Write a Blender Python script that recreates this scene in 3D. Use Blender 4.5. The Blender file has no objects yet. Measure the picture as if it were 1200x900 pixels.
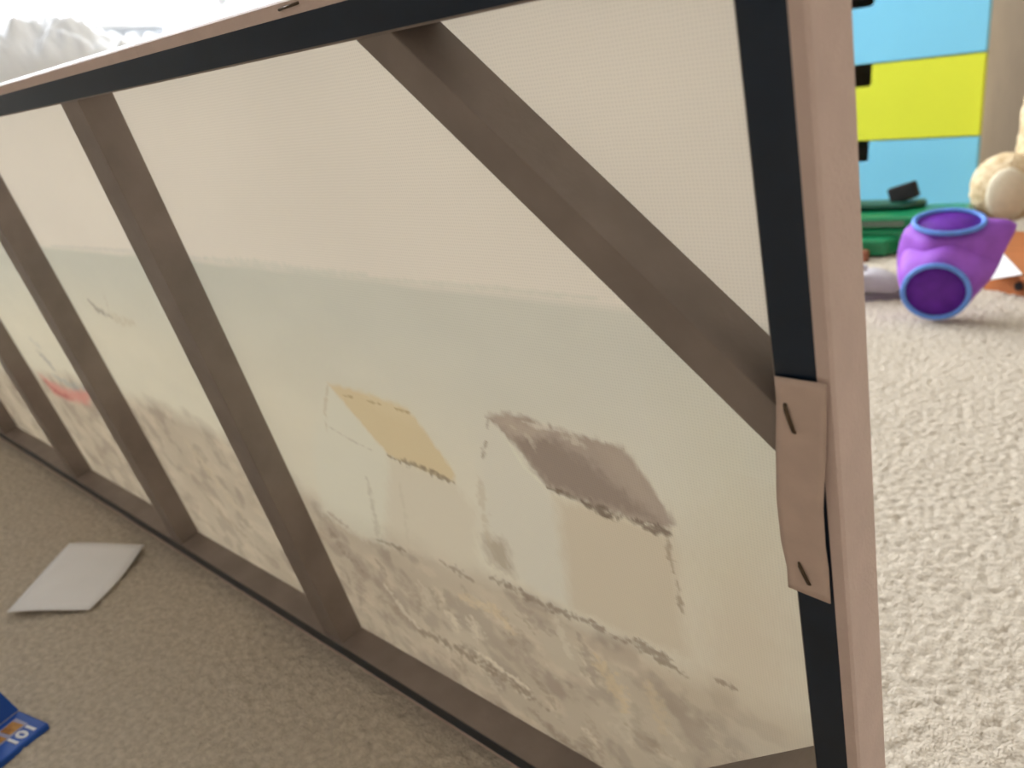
import bpy, bmesh, math, random
import numpy as np
from mathutils import Vector, Matrix
random.seed(7); rng = np.random.default_rng(7)
scene = bpy.context.scene
COL = scene.collection

# ------------------------------------------------------------------ camera
# rows: world X, Y, Z expressed in camera axes (x right, y down, z forward)
WC = np.array([[0.73192924, 0.1534556, -0.66387571],
               [0.67282418, -0.31669029, 0.66859171],
               [-0.10764385, -0.93603346, -0.33504353]])
CAM = np.array([0.07164776, -0.24099789, 0.36205923])
FPX = 941.97
LEAN = math.radians(11.897)
cd = bpy.data.cameras.new('camera'); cam = bpy.data.objects.new('camera', cd); COL.objects.link(cam)
M = Matrix.Identity(4)
for i in range(3):
    M[i][0] = WC[i, 0]; M[i][1] = -WC[i, 1]; M[i][2] = -WC[i, 2]; M[i][3] = CAM[i]
cam.matrix_world = M
cd.sensor_fit = 'HORIZONTAL'; cd.sensor_width = 36.0; cd.lens = FPX / 1200 * 36
cd.clip_start = 0.01; cd.clip_end = 60
cd.dof.use_dof = True; cd.dof.focus_distance = 0.29; cd.dof.aperture_fstop = 14.0
scene.camera = cam

# ------------------------------------------------------------------ world, light, exposure
w = bpy.data.worlds.new('overcast_sky'); scene.world = w; w.use_nodes = True
bg = w.node_tree.nodes['Background']
bg.inputs[0].default_value = (0.90, 0.95, 1.0, 1); bg.inputs[1].default_value = 1.0
scene.view_settings.view_transform = 'Standard'; scene.view_settings.look = 'None'
scene.view_settings.gamma = 1.0; scene.view_settings.use_curve_mapping = False
scene.view_settings.exposure = 4.65
XW, XE, YS, YN, ZC = -2.9, 2.3, -2.3, 2.26, 2.4      # the room's inner faces
WIN = dict(y0=0.12, y1=2.16, z0=0.72, z1=2.30)          # window in the left wall
def portal(name, loc, rot, sx, sy):
    l = bpy.data.lights.new(name, 'AREA'); l.shape = 'RECTANGLE'; l.size = sx; l.size_y = sy
    l.cycles.is_portal = True
    o = bpy.data.objects.new(name, l); COL.objects.link(o); o.location = loc; o.rotation_euler = rot
portal('window_left_offscreen', (XW - 0.21, (WIN['y0'] + WIN['y1']) / 2, (WIN['z0'] + WIN['z1']) / 2),
       (0, -math.pi / 2, 0), WIN['z1'] - WIN['z0'], WIN['y1'] - WIN['y0'])


# ------------------------------------------------------------------ pixel helpers (a pixel gives a direction; a surface gives the distance)
def ray(px): return WC @ np.array([(px[0] - 600) / FPX, (px[1] - 450) / FPX, 1.0])
def on_z(px, z=0.0):
    r = ray(px); t = (z - CAM[2]) / r[2]; return Vector(CAM + t * r)
def on_y(px, y):
    r = ray(px); t = (y - CAM[1]) / r[1]; return Vector(CAM + t * r)
cl, sl = math.cos(LEAN), math.sin(LEAN)
def on_canvas(px, wd):
    """pixel -> (u, v) on the plane at depth wd behind the back face of the leaning frame"""
    r = ray(px); n = np.array([0, cl, sl])
    t = (wd - CAM @ n) / (r @ n); q = CAM + t * r
    return -q[0], q @ np.array([0, -sl, cl])

# ------------------------------------------------------------------ materials
def mat(name, col, rough=0.6, spec=0.4, var=0.0, scale=20.0, bump=0.0, bscale=200.0, stretch=(1, 1, 1), col2=None, metal=0.0, trans=0.0):
    m = bpy.data.materials.new(name); m.use_nodes = True
    nt = m.node_tree; b = nt.nodes['Principled BSDF']
    b.inputs['Base Color'].default_value = (*col, 1); b.inputs['Roughness'].default_value = rough
    b.inputs['Specular IOR Level'].default_value = spec; b.inputs['Metallic'].default_value = metal
    tc = nt.nodes.new('ShaderNodeTexCoord'); mp = nt.nodes.new('ShaderNodeMapping')
    mp.inputs['Scale'].default_value = stretch
    nt.links.new(tc.outputs['Object'], mp.inputs['Vector'])
    if var > 0 or col2:
        n = nt.nodes.new('ShaderNodeTexNoise'); n.inputs['Scale'].default_value = scale; n.inputs['Detail'].default_value = 4
        nt.links.new(mp.outputs[0], n.inputs['Vector'])
        r = nt.nodes.new('ShaderNodeValToRGB')
        c2 = col2 or tuple(min(1, c * (1 + var)) for c in col)
        c1 = col if col2 else tuple(c * (1 - var) for c in col)
        r.color_ramp.elements[0].position = 0.32; r.color_ramp.elements[1].position = 0.68
        r.color_ramp.elements[0].color = (*c1, 1); r.color_ramp.elements[1].color = (*c2, 1)
        nt.links.new(n.outputs[0], r.inputs[0]); nt.links.new(r.outputs[0], b.inputs['Base Color'])
    if bump > 0:
        n2 = nt.nodes.new('ShaderNodeTexNoise'); n2.inputs['Scale'].default_value = bscale; n2.inputs['Detail'].default_value = 3
        nt.links.new(mp.outputs[0], n2.inputs['Vector'])
        bp = nt.nodes.new('ShaderNodeBump'); bp.inputs['Strength'].default_value = bump; bp.inputs['Distance'].default_value = 0.002
        nt.links.new(n2.outputs[0], bp.inputs['Height']); nt.links.new(bp.outputs[0], b.inputs['Normal'])
    return m
def srgb(r, g, b):
    f = lambda c: ((c / 255 + 0.055) / 1.055) ** 2.4 if c > 10 else c / 255 / 12.92
    return (f(r), f(g), f(b))

MAT = {}
MAT['wall'] = mat('pale_wall', (0.70, 0.72, 0.74), 0.85, 0.2, 0.03, 3)
MAT['wall_warm'] = mat('beige_wall', (0.66, 0.58, 0.48), 0.85, 0.2, 0.03, 3)
MAT['ceiling'] = mat('white_ceiling', (0.78, 0.78, 0.77), 0.9, 0.1, 0.02, 3)
MAT['white_paint'] = mat('white_gloss_paint', (0.8, 0.8, 0.8), 0.35, 0.4, 0.02, 5)
MAT['carpet'] = mat('beige_carpet', (0.51, 0.44, 0.355), 0.95, 0.1, 0, 220, 0.8, 520, col2=(0.68, 0.60, 0.50))
MAT['wood'] = mat('grey_brown_bar', (0.25, 0.203, 0.18), 0.45, 0.5, 0.12, 40, 0.08, 300, stretch=(1, 1, 1))
MAT['navy'] = mat('navy_satin_tape', (0.005, 0.015, 0.034), 0.33, 0.4, 0.15, 60, 0.012, 500)
MAT['wrap'] = mat('mauve_canvas_edge', (0.68, 0.53, 0.48), 0.6, 0.4, 0.04, 60, 0.25, 900)
MAT['tag'] = mat('pale_mauve_card', (0.64, 0.49, 0.42), 0.7, 0.3, 0.05, 120, 0.1, 600)
MAT['staple'] = mat('dark_steel_staple', (0.10, 0.07, 0.045), 0.4, 0.5, 0.2, 300, metal=0.7)
MAT['paper'] = mat('white_paper', (0.95, 0.94, 0.96), 0.8, 0.2, 0.02, 30)

# ------------------------------------------------------------------ mesh helpers
def link(name, me, material, parent=None, smooth=False):
    o = bpy.data.objects.new(name, me); COL.objects.link(o)
    if material: me.materials.append(material)
    if parent: o.parent = parent
    if smooth:
        for p in me.polygons: p.use_smooth = True
    return o
def from_bm(name, bm, material, parent=None, smooth=False):
    me = bpy.data.meshes.new(name); bm.normal_update(); bm.to_mesh(me); bm.free()
    return link(name, me, material, parent, smooth)
def tag(o, label, cat=None, group=None):
    o['label'] = label
    if cat: o['category'] = cat
    if group: o['group'] = group
    return o
def struct(o): o['kind'] = 'structure'; return o
def empty(name, loc=(0, 0, 0), rot=(0, 0, 0)):
    o = bpy.data.objects.new(name, None); COL.objects.link(o); o.location = loc; o.rotation_euler = rot
    o.empty_display_size = 0.05
    return o
def box_bm(bm, lo, hi, bevel=0.0, seg=2):
    lo = Vector(lo); hi = Vector(hi)
    r = bmesh.ops.create_cube(bm, size=1.0)
    for v in r['verts']:
        v.co = Vector(((lo[k] + hi[k]) / 2 + v.co[k] * (hi[k] - lo[k]) for k in range(3)))
    if bevel:
        es = list({e for v in r['verts'] for e in v.link_edges})
        bmesh.ops.bevel(bm, geom=es, offset=bevel, segments=seg, affect='EDGES', profile=0.5)
def box(name, lo, hi, material, parent=None, bevel=0.0, seg=2):
    bm = bmesh.new(); box_bm(bm, lo, hi, bevel, seg); return from_bm(name, bm, material, parent)
def prism(name, pts, axis_fn, d0, d1, material, parent=None, bevel=0.0, seg=2):
    """extrude a 2-D outline between depths d0 and d1; axis_fn(a, b, d) -> xyz"""
    bm = bmesh.new()
    a = [bm.verts.new(axis_fn(p[0], p[1], d0)) for p in pts]; b = [bm.verts.new(axis_fn(p[0], p[1], d1)) for p in pts]
    n = len(pts); bm.faces.new(a); bm.faces.new(list(reversed(b)))
    for i in range(n): bm.faces.new([a[i], b[i], b[(i + 1) % n], a[(i + 1) % n]])
    bmesh.ops.recalc_face_normals(bm, faces=bm.faces)
    if bevel: bmesh.ops.bevel(bm, geom=list(bm.edges), offset=bevel, segments=seg, affect='EDGES', profile=0.5)
    return from_bm(name, bm, material, parent)
def tube_bm(bm, pts, rad, seg=8, closed=False):
    pts = [Vector(p) for p in pts]; n = len(pts); rings = []
    up = Vector((0.1234, 0.31, 0.94)).normalized()
    for i, p in enumerate(pts):
        t = (pts[(i + 1) % n] - pts[i - 1]) if closed else (pts[min(i + 1, n - 1)] - pts[max(i - 1, 0)])
        t.normalize(); a = t.cross(up)
        if a.length < 1e-3: a = t.cross(Vector((1, 0, 0)))
        a.normalize(); b = t.cross(a)
        rr = rad[i] if hasattr(rad, '__len__') else rad
        rings.append([bm.verts.new(p + (a * math.cos(2 * math.pi * k / seg) + b * math.sin(2 * math.pi * k / seg)) * rr) for k in range(seg)])
    m = n if closed else n - 1
    for i in range(m):
        A, B = rings[i], rings[(i + 1) % n]
        for k in range(seg): bm.faces.new([A[k], A[(k + 1) % seg], B[(k + 1) % seg], B[k]])
    if not closed:
        bm.faces.new(list(reversed(rings[0]))); bm.faces.new(rings[-1])
    bmesh.ops.recalc_face_normals(bm, faces=bm.faces)
def tube(name, pts, rad, material, parent=None, seg=8, closed=False):
    bm = bmesh.new(); tube_bm(bm, pts, rad, seg, closed); return from_bm(name, bm, material, parent, True)
def grid_mesh(name, X, Y, Z, col=None):
    """X,Y,Z arrays of shape (rows, cols) -> quad grid mesh"""
    R, C = X.shape
    me = bpy.data.meshes.new(name)
    me.vertices.add(R * C); me.vertices.foreach_set('co', np.stack([X, Y, Z], -1).astype(np.float32).ravel())
    i = (np.arange(R - 1)[:, None] * C + np.arange(C - 1)[None, :]).ravel()
    q = np.stack([i, i + 1, i + C + 1, i + C], -1).astype(np.int32)
    me.loops.add(q.size); me.loops.foreach_set('vertex_index', q.ravel())
    me.polygons.add(len(q)); me.polygons.foreach_set('loop_start', np.arange(0, q.size, 4, dtype=np.int32))
    me.polygons.foreach_set('use_smooth', np.ones(len(q), dtype=bool))
    me.update(calc_edges=True)
    if col is not None:
        a = me.color_attributes.new('paint', 'FLOAT_COLOR', 'POINT')
        a.data.foreach_set('color', np.concatenate([col.reshape(-1, 3), np.ones((R * C, 1))], 1).astype(np.float32).ravel())
    return me
def vnoise(x, y, seed=0):
    """smooth value noise in numpy, 0..1"""
    xi = np.floor(x).astype(np.int64); yi = np.floor(y).astype(np.int64); fx = x - xi; fy = y - yi
    fx = fx * fx * (3 - 2 * fx); fy = fy * fy * (3 - 2 * fy)
    def h(a, b):
        n = (a * 374761393 + b * 668265263 + seed * 974711) & 0x7fffffff
        n = ((n ^ (n >> 13)) * 1274126177) & 0x7fffffff
        return ((n ^ (n >> 16)) & 0xffff) / 65535.0
    return (h(xi, yi) * (1 - fx) + h(xi + 1, yi) * fx) * (1 - fy) + (h(xi, yi + 1) * (1 - fx) + h(xi + 1, yi + 1) * fx) * fy
def fbm(x, y, seed=0, oct=4):
    s = 0; a = 0.5; t = 0
    for k in range(oct):
        s = s + a * vnoise(x * 2 ** k + 7.3 * k, y * 2 ** k + 3.1 * k, seed + k); t += a; a *= 0.5
    return s / t

# ================================================================== ROOM SHELL
# carpet: looped-pile height field, finest where the camera sees it
def tufts(x, y, cell, seed):
    gx = np.floor(x / cell).astype(np.int64); gy = np.floor(y / cell).astype(np.int64); best = np.zeros_like(x)
    for dx in (-1, 0, 1):
        for dy in (-1, 0, 1):
            a = gx + dx; b = gy + dy
            n1 = ((a * 73856093) ^ (b * 19349663) ^ (seed * 83492791)) & 0x7fffffff
            n1 = ((n1 ^ (n1 >> 12)) * 1103515245 + 12345) & 0x7fffffff
            jx = (n1 & 1023) / 1023; jy = ((n1 >> 10) & 1023) / 1023; hh = ((n1 >> 20) & 511) / 511
            d2 = ((x / cell - a - jx) ** 2 + (y / cell - b - jy) ** 2)
            best = np.maximum(best, (0.55 + 0.45 * hh) * np.clip(1 - d2 * 1.1, 0, 1))
    return best
xs = np.concatenate([np.array([XW - 0.02, -2.4, -2.0, -1.6]), np.arange(-1.25, -0.95, 0.005), np.arange(-0.95, 0.42, 0.0024), np.array([0.6, 1.0, 1.6, XE + 0.02])])
ys = np.concatenate([np.array([YS - 0.02, -1.6, -1.0, -0.6]), np.arange(-0.36, 1.25, 0.0024), np.arange(1.25, 1.8, 0.006), np.array([1.9, 2.1, YN + 0.02])])
gx, gy = np.meshgrid(xs, ys)
wob = 0.004 * (fbm(gx * 60, gy * 60, 3) - 0.5)
hgt = tufts(gx + wob, gy + wob, 0.0052, 1) * 0.0036 + 0.002 * fbm(gx * 300, gy * 300, 5, 2) + 0.004 * (fbm(gx * 14, gy * 14, 11, 3) - 0.5)
hgt = hgt - 0.0035
floor = struct(link('floor', grid_mesh('floor', gx, gy, hgt), MAT['carpet']))

def wall_with_hole(name, along, a0, a1, fixed0, fixed1, h, material):
    """wall slab along 'x' or 'y' with a rectangular hole h=(b0,b1,z0,z1)"""
    bm = bmesh.new()
    def put(b0, b1, z0, z1):
        if along == 'y': box_bm(bm, (fixed0, b0, z0), (fixed1, b1, z1))
        else: box_bm(bm, (b0, fixed0, z0), (b1, fixed1, z1))
    p = a0
    for k in (h or []):
        put(p, k[0], -0.02, ZC + .02); put(k[0], k[1], -0.02, k[2]); put(k[0], k[1], k[3], ZC + .02); p = k[1]
    put(p, a1, -0.02, ZC + .02)
    return struct(from_bm(name, bm, material))
wall_with_hole('wall_left', 'y', YS, YN, XW - 0.2, XW, [(WIN['y0'], WIN['y1'], WIN['z0'], WIN['z1'])], MAT['wall'])
wall_with_hole('wall_back', 'x', XW - 0.2, XE + 0.2, YN, YN + 0.2, None, MAT['wall_warm'])
wall_with_hole('wall_right', 'y', YS, YN, XE, XE + 0.2, None, MAT['wall_warm'])
wall_with_hole('wall_front', 'x', XW - 0.2, XE + 0.2, YS - 0.2, YS, None, MAT['wall_warm'])
struct(box('ceiling', (XW - 0.2, YS - 0.2, ZC), (XE + 0.2, YN + 0.2, ZC + 0.1), MAT['ceiling']))
struct(box('baseboard_back', (XW, YN - 0.018, -0.01), (XE, YN + 0.001, 0.10), MAT['white_paint'], bevel=0.004))
struct(box('baseboard_left', (XW - 0.001, YS, -0.01), (XW + 0.018, YN - 0.018, 0.10), MAT['white_paint'], bevel=0.004))

glass = bpy.data.materials.new('window_glass'); glass.use_nodes = True
nt = glass.node_tree; nt.nodes.clear()
go = nt.nodes.new('ShaderNodeOutputMaterial'); gt = nt.nodes.new('ShaderNodeBsdfTransparent'); gg = nt.nodes.new('ShaderNodeBsdfGlossy'); gm = nt.nodes.new('ShaderNodeMixShader'); gl = nt.nodes.new('ShaderNodeFresnel')
gl.inputs[0].default_value = 1.25; gg.inputs['Roughness'].default_value = 0.02
nt.links.new(gl.outputs[0], gm.inputs[0]); nt.links.new(gt.outputs[0], gm.inputs[1]); nt.links.new(gg.outputs[0], gm.inputs[2]); nt.links.new(gm.outputs[0], go.inputs[0])
def window(name, along, b0, b1, z0, z1, f, inward, cuts, sill=True):
    """frame ring + mullions, panes and a sill; f = the plane of the frame, inward = sign towards the room"""
    def P(b, d, z): return (d, b, z) if along == 'y' else (b, d, z)
    def bx(n, lo, hi, m, par=None, bev=0.004): 
        lo2 = tuple(min(a, b) for a, b in zip(lo, hi)); hi2 = tuple(max(a, b) for a, b in zip(lo, hi))
        return box(n, lo2, hi2, m, par, bev)
    d0, d1 = f - 0.03, f + 0.03; t = 0.055
    bm = bmesh.new()
    def add(lo, hi):
        box_bm(bm, tuple(min(a, b) for a, b in zip(lo, hi)), tuple(max(a, b) for a, b in zip(lo, hi)), 0.004)
    add(P(b0, d0, z0), P(b1, d1, z0 + t)); add(P(b0, d0, z1 - t), P(b1, d1, z1)); add(P(b0, d0, z0 + t), P(b0 + t, d1, z1 - t)); add(P(b1 - t, d0, z0 + t), P(b1, d1, z1 - t))
    fr = struct(from_bm(name, bm, MAT['white_paint']))
    nmull = len(cuts); cs = [b0] + list(cuts) + [b1]
    for k in range(nmull):
        c = cs[k + 1]; bx('mullion', P(c - 0.025, d0 + 0.005, z0 + t), P(c + 0.025, d1 - 0.005, z1 - t), MAT['white_paint'], fr)
    for k in range(nmull + 1):
        p0 = cs[k] + (t if k == 0 else 0.025); p1 = cs[k + 1] - (t if k == nmull else 0.025)
        bx('pane', P(p0, f - 0.003, z0 + t), P(p1, f + 0.003, z1 - t), glass, fr, 0.0)
    if sill: bx('window_sill', P(b0 - 0.0, f + 0.03 * inward, z0 - 0.002), P(b1, f + 0.17 * inward, z0 + 0.022), MAT['white_paint'], fr)
    return fr
window('window_1', 'y', WIN['y0'], WIN['y1'], WIN['z0'], WIN['z1'], XW - 0.14, 1, [1.30])

# ================================================================== THE LEANING CANVAS
H, L, D, NB = 0.406, 1.51, 0.0205, 0.015          # height, length, depth, bar width
root = empty('canvas_print', (0, 0, 0), (LEAN, 0, 0))
tag(root, 'large stretched canvas print leaning on the carpet, wooden stretcher bars of its back showing', 'canvas print')
LC = lambda u, v, wd: (-u, wd, v)                 # frame coordinates: u leftwards, v up, wd away from the back face

# --- painted canvas sheet: vertex colours laid down as brush strokes in (u, v)
us = np.concatenate([np.arange(0, 0.42, 0.00085), np.arange(0.42, 0.75, 0.0014), np.arange(0.75, L, 0.003), [L]])
vs = np.linspace(0, H + 0.0015, 430)
PU, PV = np.meshgrid(us, vs)
paint = np.zeros(PU.shape + (3,))
WD = D - 0.0004
def C(r, g, b): return np.array(srgb(r, g, b))
def px2uv(pts): return np.array([on_canvas(p, WD) for p in pts])
def blend(mask, col, sl_=None):
    tgt = paint if sl_ is None else paint[sl_]
    tgt[...] = tgt * (1 - mask[..., None]) + np.asarray(col) * mask[..., None]
def window_of(pts, pad):
    lo = pts.min(0) - pad; hi = pts.max(0) + pad
    c0, c1 = np.searchsorted(us, [lo[0], hi[0]]); r0, r1 = np.searchsorted(vs, [lo[1], hi[1]])
    return (slice(max(r0, 0), max(r1, r0 + 1)), slice(max(c0, 0), max(c1, c0 + 1)))
def seg_dist(x, y, a, b):
    d = b - a; l2 = max(d @ d, 1e-12); t = np.clip(((x - a[0]) * d[0] + (y - a[1]) * d[1]) / l2, 0, 1)
    return np.hypot(x - a[0] - t * d[0], y - a[1] - t * d[1]), t
def poly(pix, col, soft=0.0012, alpha=1.0, rag=0.0012, seed=1, dry=0.0):
    pts = px2uv(pix); s = window_of(pts, 0.012); x = PU[s]; y = PV[s]
    if x.size == 0: return
    x = x + rag * 2 * (fbm(PU[s] * 500, PV[s] * 180, seed) - 0.5) * 2; y = y + rag * 2 * (fbm(PU[s] * 400, PV[s] * 400, seed + 9) - 0.5) * 2
    ins = np.zeros(x.shape, bool); dist = np.full(x.shape, 1.0); n = len(pts)
    for i in range(n):
        a, b = pts[i], pts[(i + 1) % n]
        dd, _ = seg_dist(x, y, a, b); dist = np.minimum(dist, dd)
        cond = (a[1] > y) != (b[1] > y)
        with np.errstate(divide='ignore', invalid='ignore'):
            xc = (b[0] - a[0]) * (y - a[1]) / (b[1] - a[1] + 1e-15) + a[0]
        ins ^= cond & (x < xc)
    sd = np.where(ins, dist, -dist); m = np.clip(sd / soft * 0.5 + 0.5, 0, 1) * alpha
    if dry: m = m * np.clip(1 - dry * 2.2 * fbm(PU[s] * 160, PV[s] * 420, seed + 4), 0, 1)
    blend(m, col, s)
def stroke(pix, col, wid, alpha=0.8, rag=0.8, seed=1, soft=0.5, taper=True):
    """brush stroke along pixel points; wid in metres"""
    wid = wid * 1.75; soft = 0.75
    pts = px2uv(pix); s = window_of(pts, wid * 2 + 0.004); x = PU[s]; y = PV[s]
    if x.size == 0: return
    nz = fbm(PU[s] * 420 + PV[s] * 160, PV[s] * 420, seed, 3) - 0.5
    best = np.full(x.shape, 9.0); N = len(pts) - 1
    for i in range(N):
        d, t = seg_dist(x, y, pts[i], pts[i + 1])
        tt = (i + t) / N
        ww = wid * ((0.35 + 0.65 * np.sin(np.pi * np.clip(tt, 0.02, 0.98)) ** 0.5) if taper else 1)
        best = np.minimum(best, d / ww)
    m = np.clip((1 - best + rag * 2.2 * nz) / soft, 0, 1) * alpha * (0.8 + 0.5 * nz)
    blend(m, col, s)

# sky, sea and ground as broad washes
hz = px2uv([(-300, 262), (60, 288), (240, 303), (560, 337), (890, 377), (1000, 392)])
o_ = np.argsort(hz[:, 0]); hv = np.interp(PU, hz[o_, 0], hz[o_, 1])
shore = px2uv([(-200, 425), (20, 425), (110, 440), (215, 478), (390, 585), (560, 655), (700, 722), (900, 815), (990, 850)])
o_ = np.argsort(shore[:, 0]); gv = np.interp(PU, shore[o_, 0], shore[o_, 1])
n1 = fbm(PU * 9, PV * 12, 21); n2 = fbm(PU * 30, PV * 60, 22)
sky = C(222, 213, 199)[None, None] * (0.95 + 0.10 * n1[..., None])
paint[:] = sky
sea = C(200, 198, 184); pale = C(214, 207, 187)
t_sea = np.clip((hv - PV) / np.maximum(hv - gv, 0.02), 0, 1.2)
ms = np.clip((hv - PV + 0.003 * (n2 - 0.5)) / 0.004, 0, 1) * (0.75 + 0.25 * np.clip((PU - 0.05) * 4, 0, 1))
k = np.clip((t_sea - 0.12) / 0.5 + 0.45 * (n1 - 0.5), 0, 1)[..., None]
seac = (sea * (1 - k) + pale * k) * (0.97 + 0.06 * n2[..., None])
paint[:] = paint * (1 - ms[..., None]) + seac * ms[..., None]
stroke([(60, 288), (150, 294), (240, 303)], C(196, 193, 184), 0.0012, 0.5, 0.4, 31)
stroke([(240, 303), (300, 308), (360, 318), (430, 322)], C(196, 197, 183), 0.0018, 0.5, 0.5, 32)
stroke([(430, 326), (520, 333), (700, 350)], C(199, 199, 183), 0.0010, 0.5, 0.4, 33)
# ground: mottled browns and creams
diag = fbm((PU - PV * 0.5) * 60, (PV + PU * 0.5) * 60, 41, 3); big = fbm(PU * 22, PV * 30, 42)
gcol = C(184, 170, 151) * (1 - big[..., None]) + C(206, 194, 173) * big[..., None]
gcol = gcol + (C(150, 134, 116) - C(190, 177, 154)) * np.clip((diag - 0.50) * 3, 0, 0.45)[..., None]
gcol = gcol + (C(206, 191, 166) - C(190, 177, 154)) * np.clip((fbm(PU * 40, PV * 60, 44) - 0.58) * 4, 0, 0.6)[..., None]
fade = np.clip((PU - 0.02) / 0.07, 0.25, 1)
mg = np.clip((gv - PV + 0.012 * (diag - 0.5)) / 0.018, 0, 1) * (0.62 + 0.38 * fade)
gcol = gcol * 0.93
paint[:] = paint * (1 - mg[..., None]) + gcol * mg[..., None]
# right-hand beach, pinkish
poly([(800, 640), (905, 600), (960, 800), (950, 880), (800, 800)], C(196, 180, 156), 0.02, 0.55, 0.004, 51)
poly([(800, 470), (890, 480), (930, 640), (830, 690)], C(205, 199, 176), 0.02, 0.5, 0.004, 52)

# far hut with the tan roof
poly([(384, 452), (409, 480), (457, 535), (452, 640), (420, 628), (376, 600), (366, 520)], C(212, 208, 190), 0.004, 0.75, 0.002, 61)
poly([(457, 535), (531, 565), (560, 600), (560, 665), (450, 640)], C(206, 196, 176), 0.004, 0.7, 0.002, 62)
poly([(384, 449), (420, 458), (477, 479), (505, 515), (534, 556), (531, 566), (456, 534), (424, 497), (402, 470)], C(208, 190, 154), 0.0014, 0.95, 0.0008, 63)
poly([(420, 458), (477, 479), (495, 503), (440, 480)], C(213, 197, 163), 0.003, 0.5, 0.001, 64)
stroke([(456, 535), (492, 548), (531, 565)], C(140, 124, 104), 0.0014, 0.9, 1.0, 65)
for a, b in (((402, 463), (414, 466)), ((430, 470), (446, 474)), ((463, 479), (481, 484))): stroke([a, b], C(160, 136, 100), 0.0007, 0.7, 0.8, 66)
stroke([(384, 452), (380, 480), (383, 506)], C(190, 176, 150), 0.0008, 0.6, 1.2, 67)
stroke([(385, 500), (412, 516), (436, 528)], C(178, 168, 150), 0.0006, 0.6, 0.8, 68)
stroke([(430, 560), (440, 610), (446, 650)], C(176, 166, 146), 0.0016, 0.5, 1.0, 69)
stroke([(440, 632), (458, 638), (474, 645)], C(142, 130, 114), 0.0012, 0.85, 0.9, 70)
stroke([(468, 565), (474, 600), (478, 640)], C(192, 182, 160), 0.0012, 0.4, 1.0, 71)
# near hut with the grey-brown roof
poly([(570, 490), (600, 520), (638, 570), (652, 592), (672, 715), (612, 682), (566, 650), (562, 545)], C(209, 203, 187), 0.004, 0.9, 0.0012, 72)
poly([(652, 585), (680, 588), (785, 625), (800, 715), (805, 770), (730, 742), (668, 712)], C(200, 187, 165), 0.004, 0.9, 0.0012, 73)
poly([(566, 628), (592, 634), (602, 675), (575, 660)], C(172, 158, 138), 0.004, 0.8, 0.002, 74)
stroke([(562, 560), (566, 600), (574, 640)], C(190, 176, 152), 0.002, 0.55, 1.0, 75)
roof2 = [(570, 488), (594, 484), (625, 492), (653, 502), (692, 514), (731, 526), (762, 568), (791, 614), (782, 622), (730, 604), (678, 586), (640, 570), (614, 535), (598, 515)]
poly(roof2, C(168, 153, 139), 0.0012, 1.0, 0.0010, 76)
poly([(602, 512), (640, 512), (690, 545), (740, 585), (770, 612), (680, 583), (642, 568), (618, 538)], C(146, 131, 119), 0.003, 0.85, 0.002, 77)
poly([(700, 522), (730, 527), (760, 568), (785, 610), (745, 580), (715, 548)], C(174, 159, 144), 0.003, 0.85, 0.002, 78)
poly([(572, 488), (600, 490), (650, 506), (640, 512), (604, 512)], C(182, 167, 151), 0.002, 0.7, 0.002, 79)
stroke([(650, 516), (690, 545), (735, 592)], C(150, 135, 124), 0.0022, 0.5, 1.4, 80)
stroke([(612, 494), (648, 502), (656, 506)], C(214, 206, 190), 0.0011, 0.8, 1.2, 81)
stroke([(655, 503), (665, 513), (685, 522)], C(208, 199, 182), 0.0016, 0.6, 1.2, 82)
stroke([(596, 518), (612, 545), (634, 566)], C(216, 212, 192), 0.0010, 0.9, 0.4, 83)
stroke([(642, 572), (660, 578), (676, 584)], C(120, 104, 90), 0.0010, 0.9, 1.0, 84)
stroke([(682, 588), (705, 599), (728, 606)], C(114, 98, 86), 0.0018, 0.95, 1.1, 85)
stroke([(735, 608), (760, 617), (784, 625)], C(118, 102, 90), 0.0016, 0.9, 1.3, 86)
stroke([(731, 604), (738, 612), (752, 622)], C(206, 196, 174), 0.0012, 0.6, 1.4, 87)
stroke([(782, 626), (785, 650), (789, 670)], C(158, 140, 120), 0.0010, 0.8, 1.0, 88)
stroke([(793, 680), (796, 700), (799, 718)], C(150, 132, 112), 0.0009, 0.75, 1.0, 89)
stroke([(572, 492), (570, 503)], C(150, 134, 118), 0.0010, 0.8, 1.0, 90); stroke([(570, 518), (565, 536)], C(160, 144, 124), 0.0009, 0.8, 1.0, 91)
stroke([(600, 500), (618, 512), (628, 530)], C(196, 184, 166), 0.0010, 0.6, 1.2, 92)
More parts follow.
